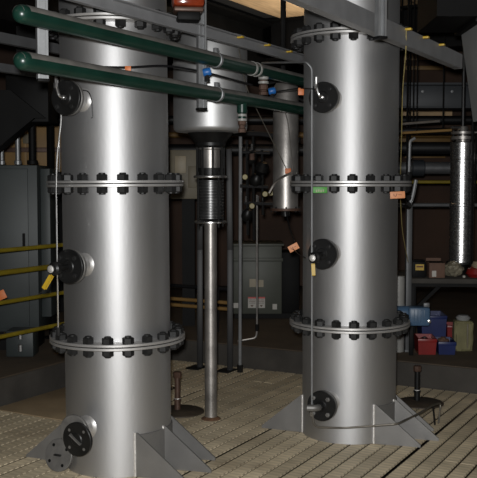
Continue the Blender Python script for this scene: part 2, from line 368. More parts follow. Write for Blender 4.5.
def vessel(name, label, c, rot, az, kinds, gus, zs):
    t = thing(name, label, 'tank', (c[0], c[1], 0.0))
    for k in range(4):
        a, b = zs[k] + 0.002, zs[k + 1]
        MB().lathe([(TR - 0.008, a), (TR, a), (TR, b), (TR - 0.008, b)], 96, closed=True).build('shell_section', M['shell'], t)
    for z in zs[1:4]: flange_joint(t, z, rot + (R(2.8) if z < 1 else 0))
    for z, kd in kinds: nozzle(t, z, az, kind=kd)
    for ang, perp, sgn in gus: gusset(t, ang, perp, sgn)
    p = Vector((math.sin(-FA), math.cos(FA), 0)); mb = MB()
    a0 = FA + math.asin(-0.209 / TR); a1 = FA + math.asin(0.13 / TR); q = 24
    v = [[mb.bm.verts.new((rr * math.cos(a0 + (a1 - a0) * k / q), rr * math.sin(a0 + (a1 - a0) * k / q), zz)) for k in range(q + 1)] for rr, zz in ((TR + 0.001, 0.002), (TR + 0.007, 0.002), (TR + 0.007, 0.222), (TR + 0.001, 0.226))]
    for k in range(q):
        for i in range(3): mb.bm.faces.new((v[i][k], v[i][k + 1], v[i + 1][k + 1], v[i + 1][k]))
    mb.build('wrapper_pad', M['gusset'], t)
    # domed head above the frame
    MB().lathe([(TR, 3.2), (TR * 0.95, 3.26), (TR * 0.75, 3.32), (TR * 0.4, 3.355), (0, 3.365)], 48).build('domed_head', M['shell'], t)
    return t
LC = (-0.665, 4.95); RC = (0.690, 5.56)
FA = R(-17)
GL = [(FA, -0.215, 1), (FA, -0.045, 1), (FA, 0.165, 1), (R(-22), -0.12, -1)]
camL = math.atan2(-LC[1], -LC[0]); camR = math.atan2(-RC[1], -RC[0])
tankL = vessel('steel_tank', 'tall blasted steel flanged tank on the left, crossed by two green pipes at its top', LC, camL + R(6.3), R(-117), [(1.985, 'elbow'), (1.13, 'valve'), (0.27, 'swung')], GL, [0.0, 0.707, 1.552, 2.395, 3.2])
tankL.rotation_euler.y = R(-0.35)
_o = Vector((LC[0], LC[1], 0))
MB().tube(round_path([at(85, 90, 4.66) - _o, at(91, 91, 4.645) - _o, at(94, 99, 4.64) - _o, at(95, 117, 4.64) - _o, at(93.5, 118, 4.64) - _o], 0.02), 0.003, 6).build('hook_wire', M['blackiron'], tankL)
tankR = vessel('steel_tank', 'tall blasted steel flanged tank on the right, with a thin tube running down its front', RC, camR + R(2), R(-119), [(2.045, 'elbow'), (1.145, 'valve'), (0.255, 'drain')], GL, [0.0, 0.695, 1.552, 2.43, 3.2])

# loose blind flange leaning on the front of the left gusset
fc = onz(59, 471.5); d = (Vector((-0.42, -0.88, 0.22))).normalized()
t = thing('loose_flange', 'loose grey blind flange disc leaning on the left tank base below its lowest nozzle', 'flange', fc)
c = Vector((0.004, 0.012, 0.087)); mb = MB()
mb.lathe([(0, 0), (0.085, 0), (0.088, 0.003), (0.088, 0.015), (0.085, 0.018), (0, 0.018)], 36, c, d); mb.build('disc', M['grey_flange'], t)
sd = Vector((-d.y, d.x, 0)).normalized(); up_ = d.cross(sd)
for k in range(4):
    a = R(35) + k * math.pi / 2
    MB().lathe([(0, 0.010), (0.009, 0.010), (0.009, 0.0188), (0, 0.0188)], 10, c + (sd * math.cos(a) + up_ * math.sin(a)) * 0.062, d).build('bolt_hole', M['black'], t)
MB().bar(c + d * 0.023 - sd * 0.022, c + d * 0.023 + sd * 0.022, 0.014, 0.009, 0.002).build('handle', M['nut'], t)

# ================================================================== OVERHEAD FRAME: green pipes, strut beams, hangers
UD = U
def along_px(px, py, Y, px2):
    """start at (px,py,Y); end where the line along U reaches image column px2"""
    p0 = at(px, py, Y); k = (px2 - 238.5) / F_PX
    lo, hi = 0.0, 30.0
    for _ in range(60):
        mid = (lo + hi) / 2; q = p0 + U * mid; e = q - Vector((0, 0, CAM_H)); v = e.x / e.dot(FWD)
        if v < k: lo = mid
        else: hi = mid
    return p0, p0 + U * lo
def green_pipe(label, px, py, Y, px2, fittings):
    p0, p1 = along_px(px, py, Y, px2); r = 0.038
    t = thing('green_pipe', label, 'pipe', p0)
    L_ = (p1 - p0).length
    mb = MB(); prof = [(0, -r)] + [(r * math.cos(R(a)), -r * math.sin(R(-a)) if False else r * math.sin(R(a))) for a in range(-75, 1, 15)] + [(r, L_), (0, L_)]
    mb.lathe(prof, 28, (0, 0, 0), U); mb.build('pipe', M['green'], t)
    # dust settled along the crown
    mb = MB(); rr = r + 0.0012; q = []
    side = Vector((-U.y, U.x, 0))
    for s_ in (-0.022, 0.02, L_):
        q.append([mb.bm.verts.new(U * s_ + (side * math.sin(R(a)) + Vector((0, 0, 1)) * math.cos(R(a))) * rr * (0.82 if s_ < 0 else 1)) for a in range(-76, 81, 12)])
    for a_, b_ in zip(q, q[1:]):
        for k in range(len(a_) - 1): mb.bm.faces.new((a_[k], a_[k + 1], b_[k + 1], b_[k]))
    mb.build('dust_layer', M['dust'], t)
    for kind, fx in fittings:
        _, e = along_px(px, py, Y, fx); e = e - p0
        if kind == 'drop':
            f = MB().lathe([(0, 0.0), (0.030, 0.0), (0.030, 0.055), (0.022, 0.06), (0.022, 0.09), (0, 0.09)], 14, e + Vector((0, 0, -0.025)), (0, 0, -1)).build('drop_stub', M['green'], t)
            for h in (0.062, 0.088): MB().lathe([(0.021, 0), (0.028, 0.002), (0.028, 0.014), (0.021, 0.016)], 14, e + Vector((0, 0, -0.025 - h)), (0, 0, -1)).build('white_band', M['white_pvc'], f)
            MB().lathe([(0, 0), (0.024, 0), (0.024, 0.03), (0.017, 0.035), (0.017, 0.05), (0.023, 0.055), (0.023, 0.075), (0, 0.075)], 10, e + Vector((0, 0, -0.118)), (0, 0, -1)).build('brass_fitting', M['copper'], f)
        if kind == 'band':
            MB().lathe([(r, 0), (r + 0.004, 0.001), (r + 0.004, 0.017), (r, 0.018)], 24, e, U).build('white_band', M['white_pvc'], t)
        if kind == 'clamp':
            f = MB().lathe([(r, 0), (r + 0.005, 0.002), (r + 0.005, 0.020), (r, 0.022)], 24, e, U).build('pipe_clamp', M['galv'], t)
            MB().box(e + U * 0.01 - W * -0.0 + Vector((0, 0, r + 0.012)) , (0.03, 0.022, 0.03), A61, 0.003).build('clamp_lug', M['galv'], f)
    return t
PA = (22, 14, 3.62); PB = (23, 61, 3.62)
green_pipe('upper of the two dusty dark green pipes with rounded end caps', *PA, 345, [('clamp', 215), ('band', 251), ('band', 255.5)])
green_pipe('lower of the two dusty dark green pipes with rounded end caps', *PB, 345, [('clamp', 216), ('drop', 242)])
# brass drop on the upper pipe, next to blue hose fitting
p0, e = along_px(*PA, 263.5)
t = thing('drop_fitting', 'brown pipe fitting with two white bands hanging from the upper green pipe', 'fitting', e + Vector((0, -0.0, -0.034)))
MB().lathe([(0, 0.0), (0.026, 0.0), (0.026, -0.02), (0, -0.02)], 14).build('stub', M['dust'], t)
for h in (-0.015, -0.042): MB().lathe([(0.02, 0), (0.031, 0.002), (0.031, 0.015), (0.02, 0.017)], 16, (0, 0, h)).build('white_band', M['white_pvc'], t)
MB().lathe([(0, -0.02), (0.022, -0.02), (0.022, -0.045), (0.028, -0.05), (0.028, -0.075), (0.021, -0.08), (0.021, -0.085), (0.028, -0.09), (0.028, -0.108), (0, -0.108)], 10).build('brass_body', M['copper'], t)

def channel(p0, p1, open_dir, m, name='strut', w=0.041, h=0.041, th=0.004, parent=None):
    """C-profile strut with in-turned lips, open towards open_dir"""
    p0, p1 = Vector(p0), Vector(p1); d = (p1 - p0).normalized(); o = Vector(open_dir); o = (o - d * o.dot(d)).normalized(); s_ = d.cross(o)
    hw = w / 2; hh = h / 2; lip = w * 0.22
    pr = [(-hw, -hh), (hw, -hh), (hw, hh), (hw - lip, hh), (hw - lip, hh - th), (hw - th, hh - th), (hw - th, -hh + th), (-hw + th, -hh + th), (-hw + th, hh - th), (-hw + lip, hh - th), (-hw + lip, hh), (-hw, hh)]
    return MB().prism([p0 + s_ * a + o * b for a, b in pr], p1 - p0).build(name, m, parent, smooth=False)
CAMDIR = Vector((-0.15, -1, 0))
def hanger(label, px, pybot, Y, ztop):
    p = at(px, pybot, Y); t = thing('strut_hanger', label, 'strut', p, group='vertical strut hangers')
    channel((0, 0, 0), (0, 0, ztop - p.z), (0.42, -0.9, 0), M['galv'], 'strut_channel', 0.046, 0.034, 0.004, t)
    MB().box((0, 0, -0.006), (0.05, 0.05, 0.012), math.atan2(-0.9, 0.42), 0.002).build('end_cap', M['black'], t)
    return t
hanger('vertical galvanised strut hanger passing behind the rounded ends of both green pipes', 42.5, 79, 3.89, CZ)
hanger('vertical galvanised strut hanger between the two tanks, below the amber lamp', 201.5, 108, 4.935, CZ)
hanger('vertical galvanised strut hanger in front of the right tank top', 380.5, 36.5, 4.36, CZ)

def strut_beam(label, px, py, Y, px2, w_, h_, m, ties=(), back=0.0):
    p0, p1 = along_px(px, py, Y, px2); p0 = p0 - U * back
    t = thing('strut_beam', label, 'beam', p0)
    d = p1 - p0; hz = h_ / 2
    # angle-backed tray: web, top flange, bottom flange
    MB().bar(W * 0 , d, w_ * 0.12, h_, 0.0).build('web', m, t)
    MB().bar(W * (-w_ / 2) + Vector((0, 0, hz)), d + W * (-w_ / 2) + Vector((0, 0, hz)), w_, 0.006).build('top_flange', m, t)
    MB().bar(W * (-w_ / 2) - Vector((0, 0, hz)), d + W * (-w_ / 2) - Vector((0, 0, hz)), w_, 0.006).build('bottom_flange', m, t)
    for tx in ties:
        _, e = along_px(px, py, Y, tx)
        e = e - p0
        MB().box(e + Vector((0, 0, h_ * 0.42)), (0.03, 0.07, 0.012), A61, 0.003).build('yellow_tie', M['tie'], t)
    return t
strut_beam('long grey strut beam above the upper green pipe, with three yellow ties', 160, 19.5, 4.60, 330, -0.03, 0.058, M['beam'], (238, 265, 287), back=3.0)
DB = (357, 15, 4.30)
strut_beam('broad grey strut beam passing in front of the right tank top flange', *DB, 462, 0.05, 0.088, M['beam'], (405.5, 423, 439), back=0.75)
strut_beam('upper grey strut beam in the left corner, ending behind the left tank', 0, 37, 5.4, 105, 0.04, 0.055, M['strutdark'], back=0.4)
strut_beam('lower dim grey strut beam in the left corner', 0, 67, 5.6, 40, 0.04, 0.045, M['strutdark'], back=0.4)
# black roof steel hiding most of the ceiling, and the plywood bay beyond it
def roof_beam(label, a, b, w_, h_, m=None):
    a, b = Vector(a), Vector(b); t = thing('roof_beam', label, 'beam', a)
    m = m or M['black']; d = b - a
    MB().bar((0, 0, 0), d, w_ * 0.15, h_).build('web', m, t)
    for s_ in (1, -1): MB().bar(Vector((0, 0, s_ * h_ / 2)), d + Vector((0, 0, s_ * h_ / 2)), w_, 0.025).build('flange', m, t)
    return t
cz = CZ - 0.02
k0 = onz(279, 17, cz)
u0 = k0.dot(U); w0 = k0.dot(W)
pl = MB().box((0, 0, 0), (3.6, 2.4, 0.03)).build('ceiling_panel', M['wood'], bpy.data.objects['ceiling'], loc=uw(u0 - 1.8, w0 + 1.2, CZ - 0.016)); pl.rotation_euler = (0, 0, A61)
for k in range(2):
    g = MB().box((0, 0, 0), (3.6, 0.012, 0.006)).build('panel_joint', M['copper'], pl, loc=(0, -0.4 + 0.8 * k, -0.017))
roof_beam('black roof beam running away from the camera beside the plywood bay', uw(2.5, w0 - 0.42, 3.08), uw(13.0, w0 - 0.42, 3.08), 0.50, 0.62)
roof_beam('black roof beam crossing behind the plywood bay', uw(u0 + 0.22, w0 - 0.2, 3.2), uw(u0 + 0.22, w0 + 5.0, 3.2), 0.30, 0.44)

# amber warning lamp hanging above the strut
lp = at(188, 10, 4.7)
t = thing('amber_lamp', 'amber lens warning lamp at the top edge, between the two tanks', 'lamp', lp)
MB().box((0, 0, 0.055), (0.165, 0.13, 0.095), 0.15, 0.022).build('amber_lens', M['amber'], t)
MB().box((0, 0, -0.004), (0.15, 0.115, 0.022), 0.15, 0.006).build('rim', M['copper'], t)
MB().box((0, 0.01, -0.035), (0.12, 0.10, 0.045), 0.15, 0.01).build('housing', M['black'], t)
MB().tube([(0.03, 0.03, 0.0), (0.03, 0.1, 0.0), (0.03, 0.1, CZ - lp.z)], 0.012, 8).build('bracket', M['black'], t)

# ================================================================== THIN TUBES AND CORDS ROUND THE TANKS
TB = 5.20
pts = [at(262, 63, 6.0), at(306, 62, TB), at(312, 68, TB), at(312, 130, TB), at(312, 408, TB)]
pts += [at(314, 427, TB - 0.02), at(345, 428, 5.22), at(397, 424, 5.13), at(418, 414, 5.35), at(433, 405, 5.66), onz(440.5, 421) + Vector((0, 0, 0.12)), onz(438.5, 424) + Vector((0, 0, 0.004))]
t = thing('sensing_tube', 'thin steel tube running down the right tank and bent along its base', 'tube', pts[-1] * 1.0)
o0 = pts[-1]
rp_ = round_path([p - o0 for p in pts], 0.035); ks = max(i for i, p in enumerate(rp_) if (p + o0).z > 0.27) + 1
MB().tube(rp_[:ks + 1], 0.0062, 8).build('upright_tube', M['galv'], t); MB().tube(rp_[ks:], 0.0062, 8).build('base_tube', M['tubing'], t)
for q in (at(312, 414, TB), at(312, 406, TB)): MB().cyl(q - o0 - Vector((0, 0, 0.012)), q - o0 + Vector((0, 0, 0.012)), 0.013, 6).build('compression_nut', M['steel'], t)
mb = MB(); q0 = pts[-3] - o0; mb.tube([q0, q0 + (pts[-1] + Vector((-0.03, -0.03, 0)) - o0 - q0) * 1.0], 0.006, 8); mb.build('support_wire', M['blackiron'], t)

gp = at(320, 190, TB)
g = MB().box((0, 0, 0), (0.083, 0.004, 0.036), R(-2), 0.001); go = g.build('green_tag', M['gtag'], loc=gp)
tag(go, 'small green tag taped to the thin tube at the right tank middle flange', 'tag')
for k in range(4): MB().box((-0.02 + 0.013 * k, -0.0026, -0.006 + 0.003 * (k % 2)), (0.006, 0.0012, 0.014)).build('tag_mark', M['cream'], go)

# left sensing wire (tube) hanging from the upper nozzle to the lower flange
Yl = 4.60
pts = [at(57.5, 80, Yl), at(58, 92, Yl), at(61.5, 116, Yl), at(56.5, 160, Yl), at(56, 195, Yl), at(57, 258, Yl - 0.06), at(58, 330, Yl + 0.02)]
o0 = pts[-1]
t = thing('sensing_tube', 'thin bright tube hanging along the left edge of the left tank', 'tube', o0)
MB().tube(round_path([p - o0 for p in pts], 0.05), 0.0042, 8).build('tube', M['steel'], t)
MB().cyl((0, 0, -0.03), (0, 0, 0.012), 0.011, 6).build('end_nut', M['nut'], t)
MB().tube([at(61, 112, Yl) - o0, at(59.5, 140, Yl) - o0, at(59.5, 164, Yl) - o0, at(59, 172, Yl) - o0], 0.003, 6).build('loose_tail', M['steel'], t)

# yellow cord from the beam down to the table
_, tp = along_px(*DB, 405.5)
ct = [tp + Vector((0, -0.02, 0.03)), at(406, 50, 4.95), at(402.5, 90, 5.3), at(401.5, 140, 5.7), at(400, 190, 6.15), at(402, 230, 6.5), at(408, 262, 6.95)]
c = MB().tube(round_path(ct, 0.15), 0.0028, 6).build('yellow_rope', M['cord'])
tag(c, 'thin yellow rope hanging from the broad beam down past the right tank edge', 'rope')

def paper_tag(label, px, py, Y, w_, h_, roll, m, ink=True, group=None):
    p = at(px, py, Y); mb = MB(); mtx = Matrix.Rotation(roll, 4, 'Y')
    mb.box(None, (w_, 0.003, h_), mtx=mtx, bevel=0.001); o = mb.build('tag', m, loc=p)
    tag(o, label, 'tag', group)
    if ink:
        # a short hand-written stroke: a U and a dash
        pth = [(-0.25, 0.2), (-0.24, -0.1), (-0.15, -0.18), (-0.07, -0.1), (-0.05, 0.2)]
        MB().tube([mtx @ Vector((a * w_, -0.0022, b * h_)) for a, b in pth], 0.0016, 4).build('ink_mark', M['ink'], o)
        MB().tube([mtx @ Vector((a * w_, -0.0022, b * h_)) for a, b in ((0.05, 0.02), (0.28, 0.0))], 0.0012, 4).build('ink_dash', M['ink'], o)
    return o
paper_tag('peach orange tag with dark scrawl under the right tank middle flange', 397.5, 195, 5.20, 0.086, 0.040, R(-3), M['peach'])
paper_tag('orange tag tilted beside the left edge of the right tank, above the middle nozzle', 293.5, 247.5, 5.5, 0.064, 0.040, R(-28), M['peach'])
paper_tag('small round-cornered orange tag on a cable left of the right tank top nozzle', 301, 91.5, 5.3, 0.034, 0.042, 0, M['orange'], False)
paper_tag('tiny orange tag on a wire across the left tank between the green pipes', 128, 68.5, 4.5, 0.030, 0.024, 0, M['orange'], False)
paper_tag('orange tag at the left edge in front of the slate cabinet', -0.5, 296, 6.2, 0.09, 0.062, R(-25), M['orange'], False)
paper_tag('red orange tag wired to the narrow cylinder behind the right tank', 288, 171, 6.05, 0.04, 0.035, 0, M['orange'], False)
def wire(label, pts, r, m, name='wire', group=None):
    o = MB().tube(round_path(pts, 0.12), r, 6).build(name, m); return tag(o, label, 'wire', group)
wire('dark wire crossing the left tank just above the lower green pipe', [at(100, 67, 4.42), at(128, 67.5, 4.52), at(165, 65, 4.7), at(205, 72, 5.0), at(252, 85, 5.4)], 0.006, M['rubber'])
wire('tan wire from the beam ties to the tag on the narrow cylinder', [at(238, 44, 5.35), at(246, 88, 5.6), at(262, 120, 5.85), at(287, 170, 6.06)], 0.003, M['tubing'])
wire('thin wire hanging straight beside the narrow cylinder', [at(270, 92, 5.6), at(287, 112, 5.85), at(293, 172, 6.0)], 0.003, M['pipe'])
wire('short dark wire from the tilted orange tag to the right tank middle valve', [at(293, 249, 5.5), at(299, 255, 5.3), at(306, 258, 5.1)], 0.003, M['rubber'])
wire('loose wire tail hanging under the left tank yellow valve lever', [at(47, 284, 4.58), at(43, 291, 4.58), at(39, 294, 4.58)], 0.0025, M['rubber'])
# hose bundle between the green pipes, left of the right tank
HN = ('topmost', 'second from the top', 'middle', 'fourth from the top', 'lowest')
for k, (a, b) in enumerate([(79, 70), (84, 76), (90, 84), (94, 92), (99, 96)]):
    wire(HN[k] + ' of the five black hoses between the green pipes and right tank', [at(266, a, 6.35 + 0.03 * k), at(284, (a + b) / 2 - 3 + 2 * k % 3, 6.4), at(304, b + 9, 6.45 + 0.02 * k), at(318, b + 12, 6.5)], 0.012, M['rubber'], 'hose', 'black hoses beside the right tank')
wire('thin cable with the orange tag, running to the right tank top nozzle', [at(273, 92, 5.7), at(301, 88, 5.3), at(315, 89, 5.12)], 0.004, M['rubber'])
def blue_fit(label, px, py, Y):
    t = thing('hose_fitting', label, 'fitting', at(px, py, Y))
    MB().lathe([(0, -0.022), (0.018, -0.022), (0.022, -0.016), (0.022, 0.016), (0.018, 0.022), (0, 0.022)], 12, (0, 0, 0), (1, 0, 0.2)).build('collar', M['brblue'], t)
    MB().lathe([(0, 0), (0.014, 0), (0.014, -0.05), (0, -0.05)], 8).build('tail', M['blackiron'], t)
blue_fit('small bright blue hose fitting clipped to the middle strut hanger', 207, 72, 4.86)
blue_fit('small blue hose fitting beside the brown white-banded fitting', 272, 91, 5.62)

# ================================================================== STANDPIPES ON ROUND COVER PLATES
def standpipe(label, px, py, ppx, ppy, rad, htop):
    c = onz(ppx, ppy, 0.012); t = thing('standpipe', label, 'standpipe', (c.x, c.y, 0))
    MB().lathe([(0, 0.0035), (rad, 0.0035), (rad, 0.010), (rad - 0.006, 0.014), (0, 0.014)], 40).build('cover_plate', M['coverplate'], t)
    b = onz(px, py, 0.014) - Vector((c.x, c.y, 0)); b.z = 0.012
    MB().lathe([(0, 0), (0.022, 0), (0.022, 0.06), (0.026, 0.062), (0.026, 0.07), (0.020, 0.075), (0.020, htop - 0.035), (0, htop - 0.035)], 16, b).build('pipe', M['copper'] if px < 200 else M['blackiron'], t)
    MB().lathe([(0.018, 0.074), (0.024, 0.074), (0.024, 0.079), (0.018, 0.079)], 16, b).build('bright_ring', M['weld'], t)
    MB().lathe([(0.0, htop - 0.04), (0.027, htop - 0.04), (0.029, htop - 0.036), (0.029, htop - 0.004), (0.025, htop), (0, htop)], 8, b).build('cap', M['copper'], t)
standpipe('brown capped standpipe on a round plate right of the left tank base', 177.5, 409, 180, 410.5, 0.165, 0.26)
standpipe('dark capped standpipe on a round plate behind the right tank base', 417, 400, 420, 402, 0.165, 0.25)

# ================================================================== CENTRE: hopper vessel on its pipe
hc = at(211, 420, 5.86); hx, hy = hc.x, hc.y
t = thing('hopper_vessel', 'round steel hopper on a tall pipe with bellows between the two tanks', 'vessel', (hx, hy, 0))
hz_ = lambda py: at(211, py, 5.86).z
MB().lathe([(0, hz_(133) - 0.006), (0.15, hz_(133)), (0.222, hz_(132)), (0.236, hz_(130)), (0.239, hz_(128)), (0.239, 2.47), (0.232, 2.49), (0, 2.5)], 26).build('shell', M['hopsteel'], t)
MB().lathe([(0.235, 2.30), (0.245, 2.302), (0.245, 2.318), (0.235, 2.32)], 40).build('seam_band', M['ring'], t)
MB().lathe([(0.085, hz_(148)), (0.10, hz_(146)), (0.10, hz_(143)), (0.15, hz_(133))], 24).build('neck', M['blackiron'], t)
MB().lathe([(0, hz_(168)), (0.062, hz_(168)), (0.062, hz_(150)), (0.075, hz_(149)), (0.075, hz_(146)), (0, hz_(146))], 24).build('valve_body', M['pipe'], t)
MB().lathe([(0, hz_(175)), (0.085, hz_(175)), (0.085, hz_(168)), (0, hz_(168))], 24).build('lower_ring', M['blackiron'], t)
for k in range(8):
    a = k * math.pi / 4 + 0.2
    MB().cyl((0.088 * math.cos(a), 0.088 * math.sin(a), hz_(176)), (0.088 * math.cos(a), 0.088 * math.sin(a), hz_(147)), 0.008, 6).build('tie_rod', M['nut'], t)
MB().lathe([(0, hz_(178)), (0.108, hz_(178)), (0.110, hz_(177.5)), (0.110, hz_(176)), (0.108, hz_(175.5)), (0, hz_(175.5))], 32).build('upper_plate', M['steel'], t)
pr = [(0, hz_(219))]; n = 13
for k in range(n):
    a = hz_(219) + (hz_(179) - hz_(219)) * k / n; b = hz_(219) + (hz_(179) - hz_(219)) * (k + 0.5) / n
    pr += [(0.072, a), (0.088, a + 0.004), (0.088, b), (0.072, b + 0.003)]
pr += [(0, hz_(179))]
MB().lathe(pr, 28).build('bellows', M['bellow'], t)
MB().lathe([(0, hz_(223)), (0.105, hz_(223)), (0.107, hz_(222.6)), (0.107, hz_(221.4)), (0.105, hz_(221)), (0, hz_(219))], 32).build('lower_plate', M['steel'], t)
MB().lathe([(0, 0.0), (0.041, 0.0), (0.041, hz_(223)), (0, hz_(223))], 24).build('down_pipe', M['pipe'], t)
for k in range(4):
    a = k * math.pi / 2 + 0.6
    MB().cyl((0.095 * math.cos(a), 0.095 * math.sin(a), hz_(227)), (0.095 * math.cos(a), 0.095 * math.sin(a), hz_(172)), 0.006, 6).build('limit_rod', M['nut'], t)
MB().lathe([(0, 0.003), (0.066, 0.003), (0.060, 0.010), (0.050, 0.015), (0.041, 0.02), (0, 0.02)], 11).build('rust_collar', M['rust'], t)

def leg(label, pxs, pb, zt, r, m):
    b = onz(pb[0], pb[1], 0.003); t = thing('support_leg', label, 'leg', b)
    pts = [Vector((0, 0, 0))] + [at(x, y, b.y) - b for x, y in pxs]
    mb = MB()
    for a, c_ in zip(pts, pts[1:]): mb.bar(a, c_ + (c_ - a).normalized() * 0.01, r * 2, r * 2, 0.004)
    mb.build('post', m, t)
    MB().box((-0.03, 0, 0.006), (0.16, 0.12, 0.012), A61, 0.003).build('foot_plate', M['blackiron'], t)
leg('left black steel leg behind the hopper pipe', [(200, 250), (200, 150)], (200, 368), 0, 0.024, M['rubber'])
leg('right black steel leg behind the hopper pipe', [(230, 250), (229, 150)], (230, 371), 0, 0.024, M['rubber'])
def conduit(label, top, bot, Y, r, m, hook=None, zf=None):
    b = at(bot[0], bot[1], Y); t = thing('conduit', label, 'conduit', b)
    pts = [Vector((0, 0, 0)), at(top[0], top[1], Y) - b]
    if hook: pts = [at(x, y, Y) - b for x, y in hook] + pts
    MB().tube(round_path(pts, 0.04), r, 10).build('tube', m, t)
    MB().cyl((0, 0, 0), (0, 0, 0.06), r * 1.6, 8).build('coupling', M['blackiron'], t)
y0 = onz(240, 372).y
conduit('straight bright conduit rising from the floor right of the black legs', (240.5, 133), (240, 372), y0, 0.0155, M['galv'])
conduit('thin tube with a hooked lower end in front of the grey-green box', (257, 195), (257, 331), 7.7, 0.0095, M['pipe'], hook=[(238, 341), (256, 338)])
# black cross pipe that carries the conduit tops
c = MB().tube([at(214, 133, 7.25), at(262, 134, 7.1), at(300, 140, 7.0)], 0.022, 10).build('cross_pipe', M['rubber'])
tag(c, 'black cross pipe below the lower green pipe, behind the hopper', 'pipe')

# valve manifold clutter between hopper and narrow cylinder
t = thing('valve_manifold', 'dark cluttered valve manifold between the bright conduit and the narrow cylinder', 'manifold', at(254, 240, 7.3))
o0 = at(254, 240, 7.3)
def L_(px, py, Y=7.3): return at(px, py, Y) - o0
for x, a, b in ((247, 140, 235), (253, 130, 240), (262, 150, 215)): MB().tube([L_(x, a), L_(x + 1, b)], 0.012, 8).build('riser', M['blackiron'], t)
for y, a, b in ((152, 243, 270), (186, 240, 268), (203, 244, 275)): MB().tube([L_(a, y), L_(b, y + 1)], 0.014, 8).build('header', M['rubber'], t)
for x, y in ((245, 177), (252, 206), (265, 194), (271, 193)):
    MB().lathe([(0, -0.014), (0.02, -0.014), (0.024, -0.006), (0.024, 0.006), (0.02, 0.014), (0, 0.014)], 10, L_(x, y, 7.24), (0, -1, 0)).build('yellow_knob', M['yellow'], t)
for x, y, s_ in ((252, 158, 0.04), (256, 180, 0.05), (262, 168, 0.055), (247, 215, 0.045)):
    MB().lathe([(0, -0.05), (s_ * 0.6, -0.05), (s_, -0.02), (s_, 0.02), (s_ * 0.6, 0.05), (0, 0.05)], 12, L_(x, y), (0.3, -0.4, 1)).build('valve_body', M['blackiron'], t)
for x, y in ((252, 144), (246, 196), (258, 196)): MB().cyl(L_(x, y, 7.26), L_(x, y + 6, 7.26), 0.008, 8).build('steel_nipple', M['steel'], t)
MB().lathe([(0, 0), (0.022, 0), (0.022, 0.05), (0, 0.05)], 10, L_(252, 160, 7.22)).build('orange_cap', M['copper'], t)
wire('black hose curling from the yellow knob to the right tank flange', [at(269, 193, 6.12), at(275, 182, 6.1), at(284, 176, 6.02), at(293, 172, 5.98)], 0.008, M['pipe'], 'hose')

# narrow cylinder hanging behind the right tank
cc = at(285.5, 209, 6.25)
t = thing('filter_cylinder', 'narrow steel cylinder half hidden behind the right tank left edge', 'cylinder', cc)
zt = at(285.5, 88, 6.25).z - cc.z
MB().lathe([(0, 0.006), (0.088, 0.006), (0.088, zt), (0.07, zt + 0.03), (0, zt + 0.04)], 36).build('shell', M['pipe'], t)
MB().lathe([(0, -0.012), (0.104, -0.012), (0.106, -0.009), (0.106, 0.003), (0.104, 0.006), (0, 0.006)], 36).build('bottom_flange', M['copper'], t)
MB().lathe([(0, -0.05), (0.03, -0.05), (0.03, -0.012), (0, -0.012)], 12).build('drain_boss', M['blackiron'], t)
for a in range(8): MB().cyl((0.097 * math.cos(a * 0.785), 0.097 * math.sin(a * 0.785), -0.02), (0.097 * math.cos(a * 0.785), 0.097 * math.sin(a * 0.785), 0.016), 0.007, 6).build('bolt', M['nut'], t)
MB().tube([(0.0, 0.06, zt * 0.85), (0.0, 0.4, zt * 0.85), (0.0, 0.4, CZ - cc.z)], 0.02, 8).build('hanger_arm', M['blackiron'], t)
wire('black cable dangling under the narrow cylinder to the tilted tag', [at(286, 212, 6.2), at(289, 226, 6.1), at(294, 240, 5.7), at(294, 246, 5.52)], 0.005, M['rubber'])

# ================================================================== LEFT BACKGROUND
def boxthing(name, label, cat, px0, px1, pyt, pyb, Y, depth, m, rz=0.0, bevel=0.008, group=None, body='body'):
    a = at(px0, pyb, Y); b = at(px1, pyt, Y); wd = b.x - a.x; hg = b.z - a.z
    t = thing(name, label, cat, ((a.x + b.x) / 2, Y + depth / 2, a.z), rz, group)
    MB().box((0, 0, hg / 2), (wd, depth, hg), bevel=bevel).build(body, m, t)
    return t, wd, hg
t, wd, hg = boxthing('electrical_cabinet', 'big slate grey electrical cabinet at the left edge', 'cabinet', -45, 37, 165, 332, 7.25, 0.45, M['slate'])
MB().box((-0.03, -0.231, hg / 2), (wd - 0.09, 0.014, hg - 0.06), bevel=0.004).build('door', M['slate'], t)
dr = MB().box((wd / 2 - 0.11, -0.245, hg * 0.55), (0.02, 0.02, 0.12), bevel=0.004).build('handle', M['black'], t)
MB().box((0, 0.02, -0.085), (wd - 0.1, 0.36, 0.17)).build('plinth', M['black'], t)
MB().box((wd / 2 + 0.04, 0.05, hg * 0.53), (0.078, 0.34, hg * 0.9), bevel=0.004).build('side_wireway', M['slate'], t)
for lab, x, yt, yb, r, m in (('left bright conduit rising from the slate cabinet top', 2, 138, 165, 0.017, M['galv']), ('second bright conduit rising from the slate cabinet top', 18, 118, 165, 0.020, M['galv']), ('black conduit rising from the slate cabinet top', 32.5, 100, 172, 0.030, M['black'])):
    b = at(x, 165, 7.4); o = MB().lathe([(0, 0), (r * 1.5, 0), (r * 1.5, 0.03), (r, 0.035), (r, at(x, yt - 12, 7.4).z - b.z), (0, at(x, yt - 12, 7.4).z - b.z)], 14).build('conduit', m, loc=(b.x, b.y, b.z + (0.004 if x < 30 else 0.006)))
    tag(o, lab, 'conduit')
t, wd, hg = boxthing('junction_box', 'small dark junction box below the slate cabinet, with bright fittings', 'box', 6, 33, 331, 357, 7.0, 0.2, M['slate'])
for h in (0.05, hg - 0.06): MB().lathe([(0, 0), (0.018, 0), (0.018, 0.05), (0.012, 0.055), (0, 0.055)], 8, (0.01, -0.118, h)).build('fitting', M['steel'], t)
t, wd, hg = boxthing('duct_box', 'black duct box hanging behind the pipe ends in the left corner', 'duct', 6, 48, 74, 122, 6.85, 0.35, M['black'])
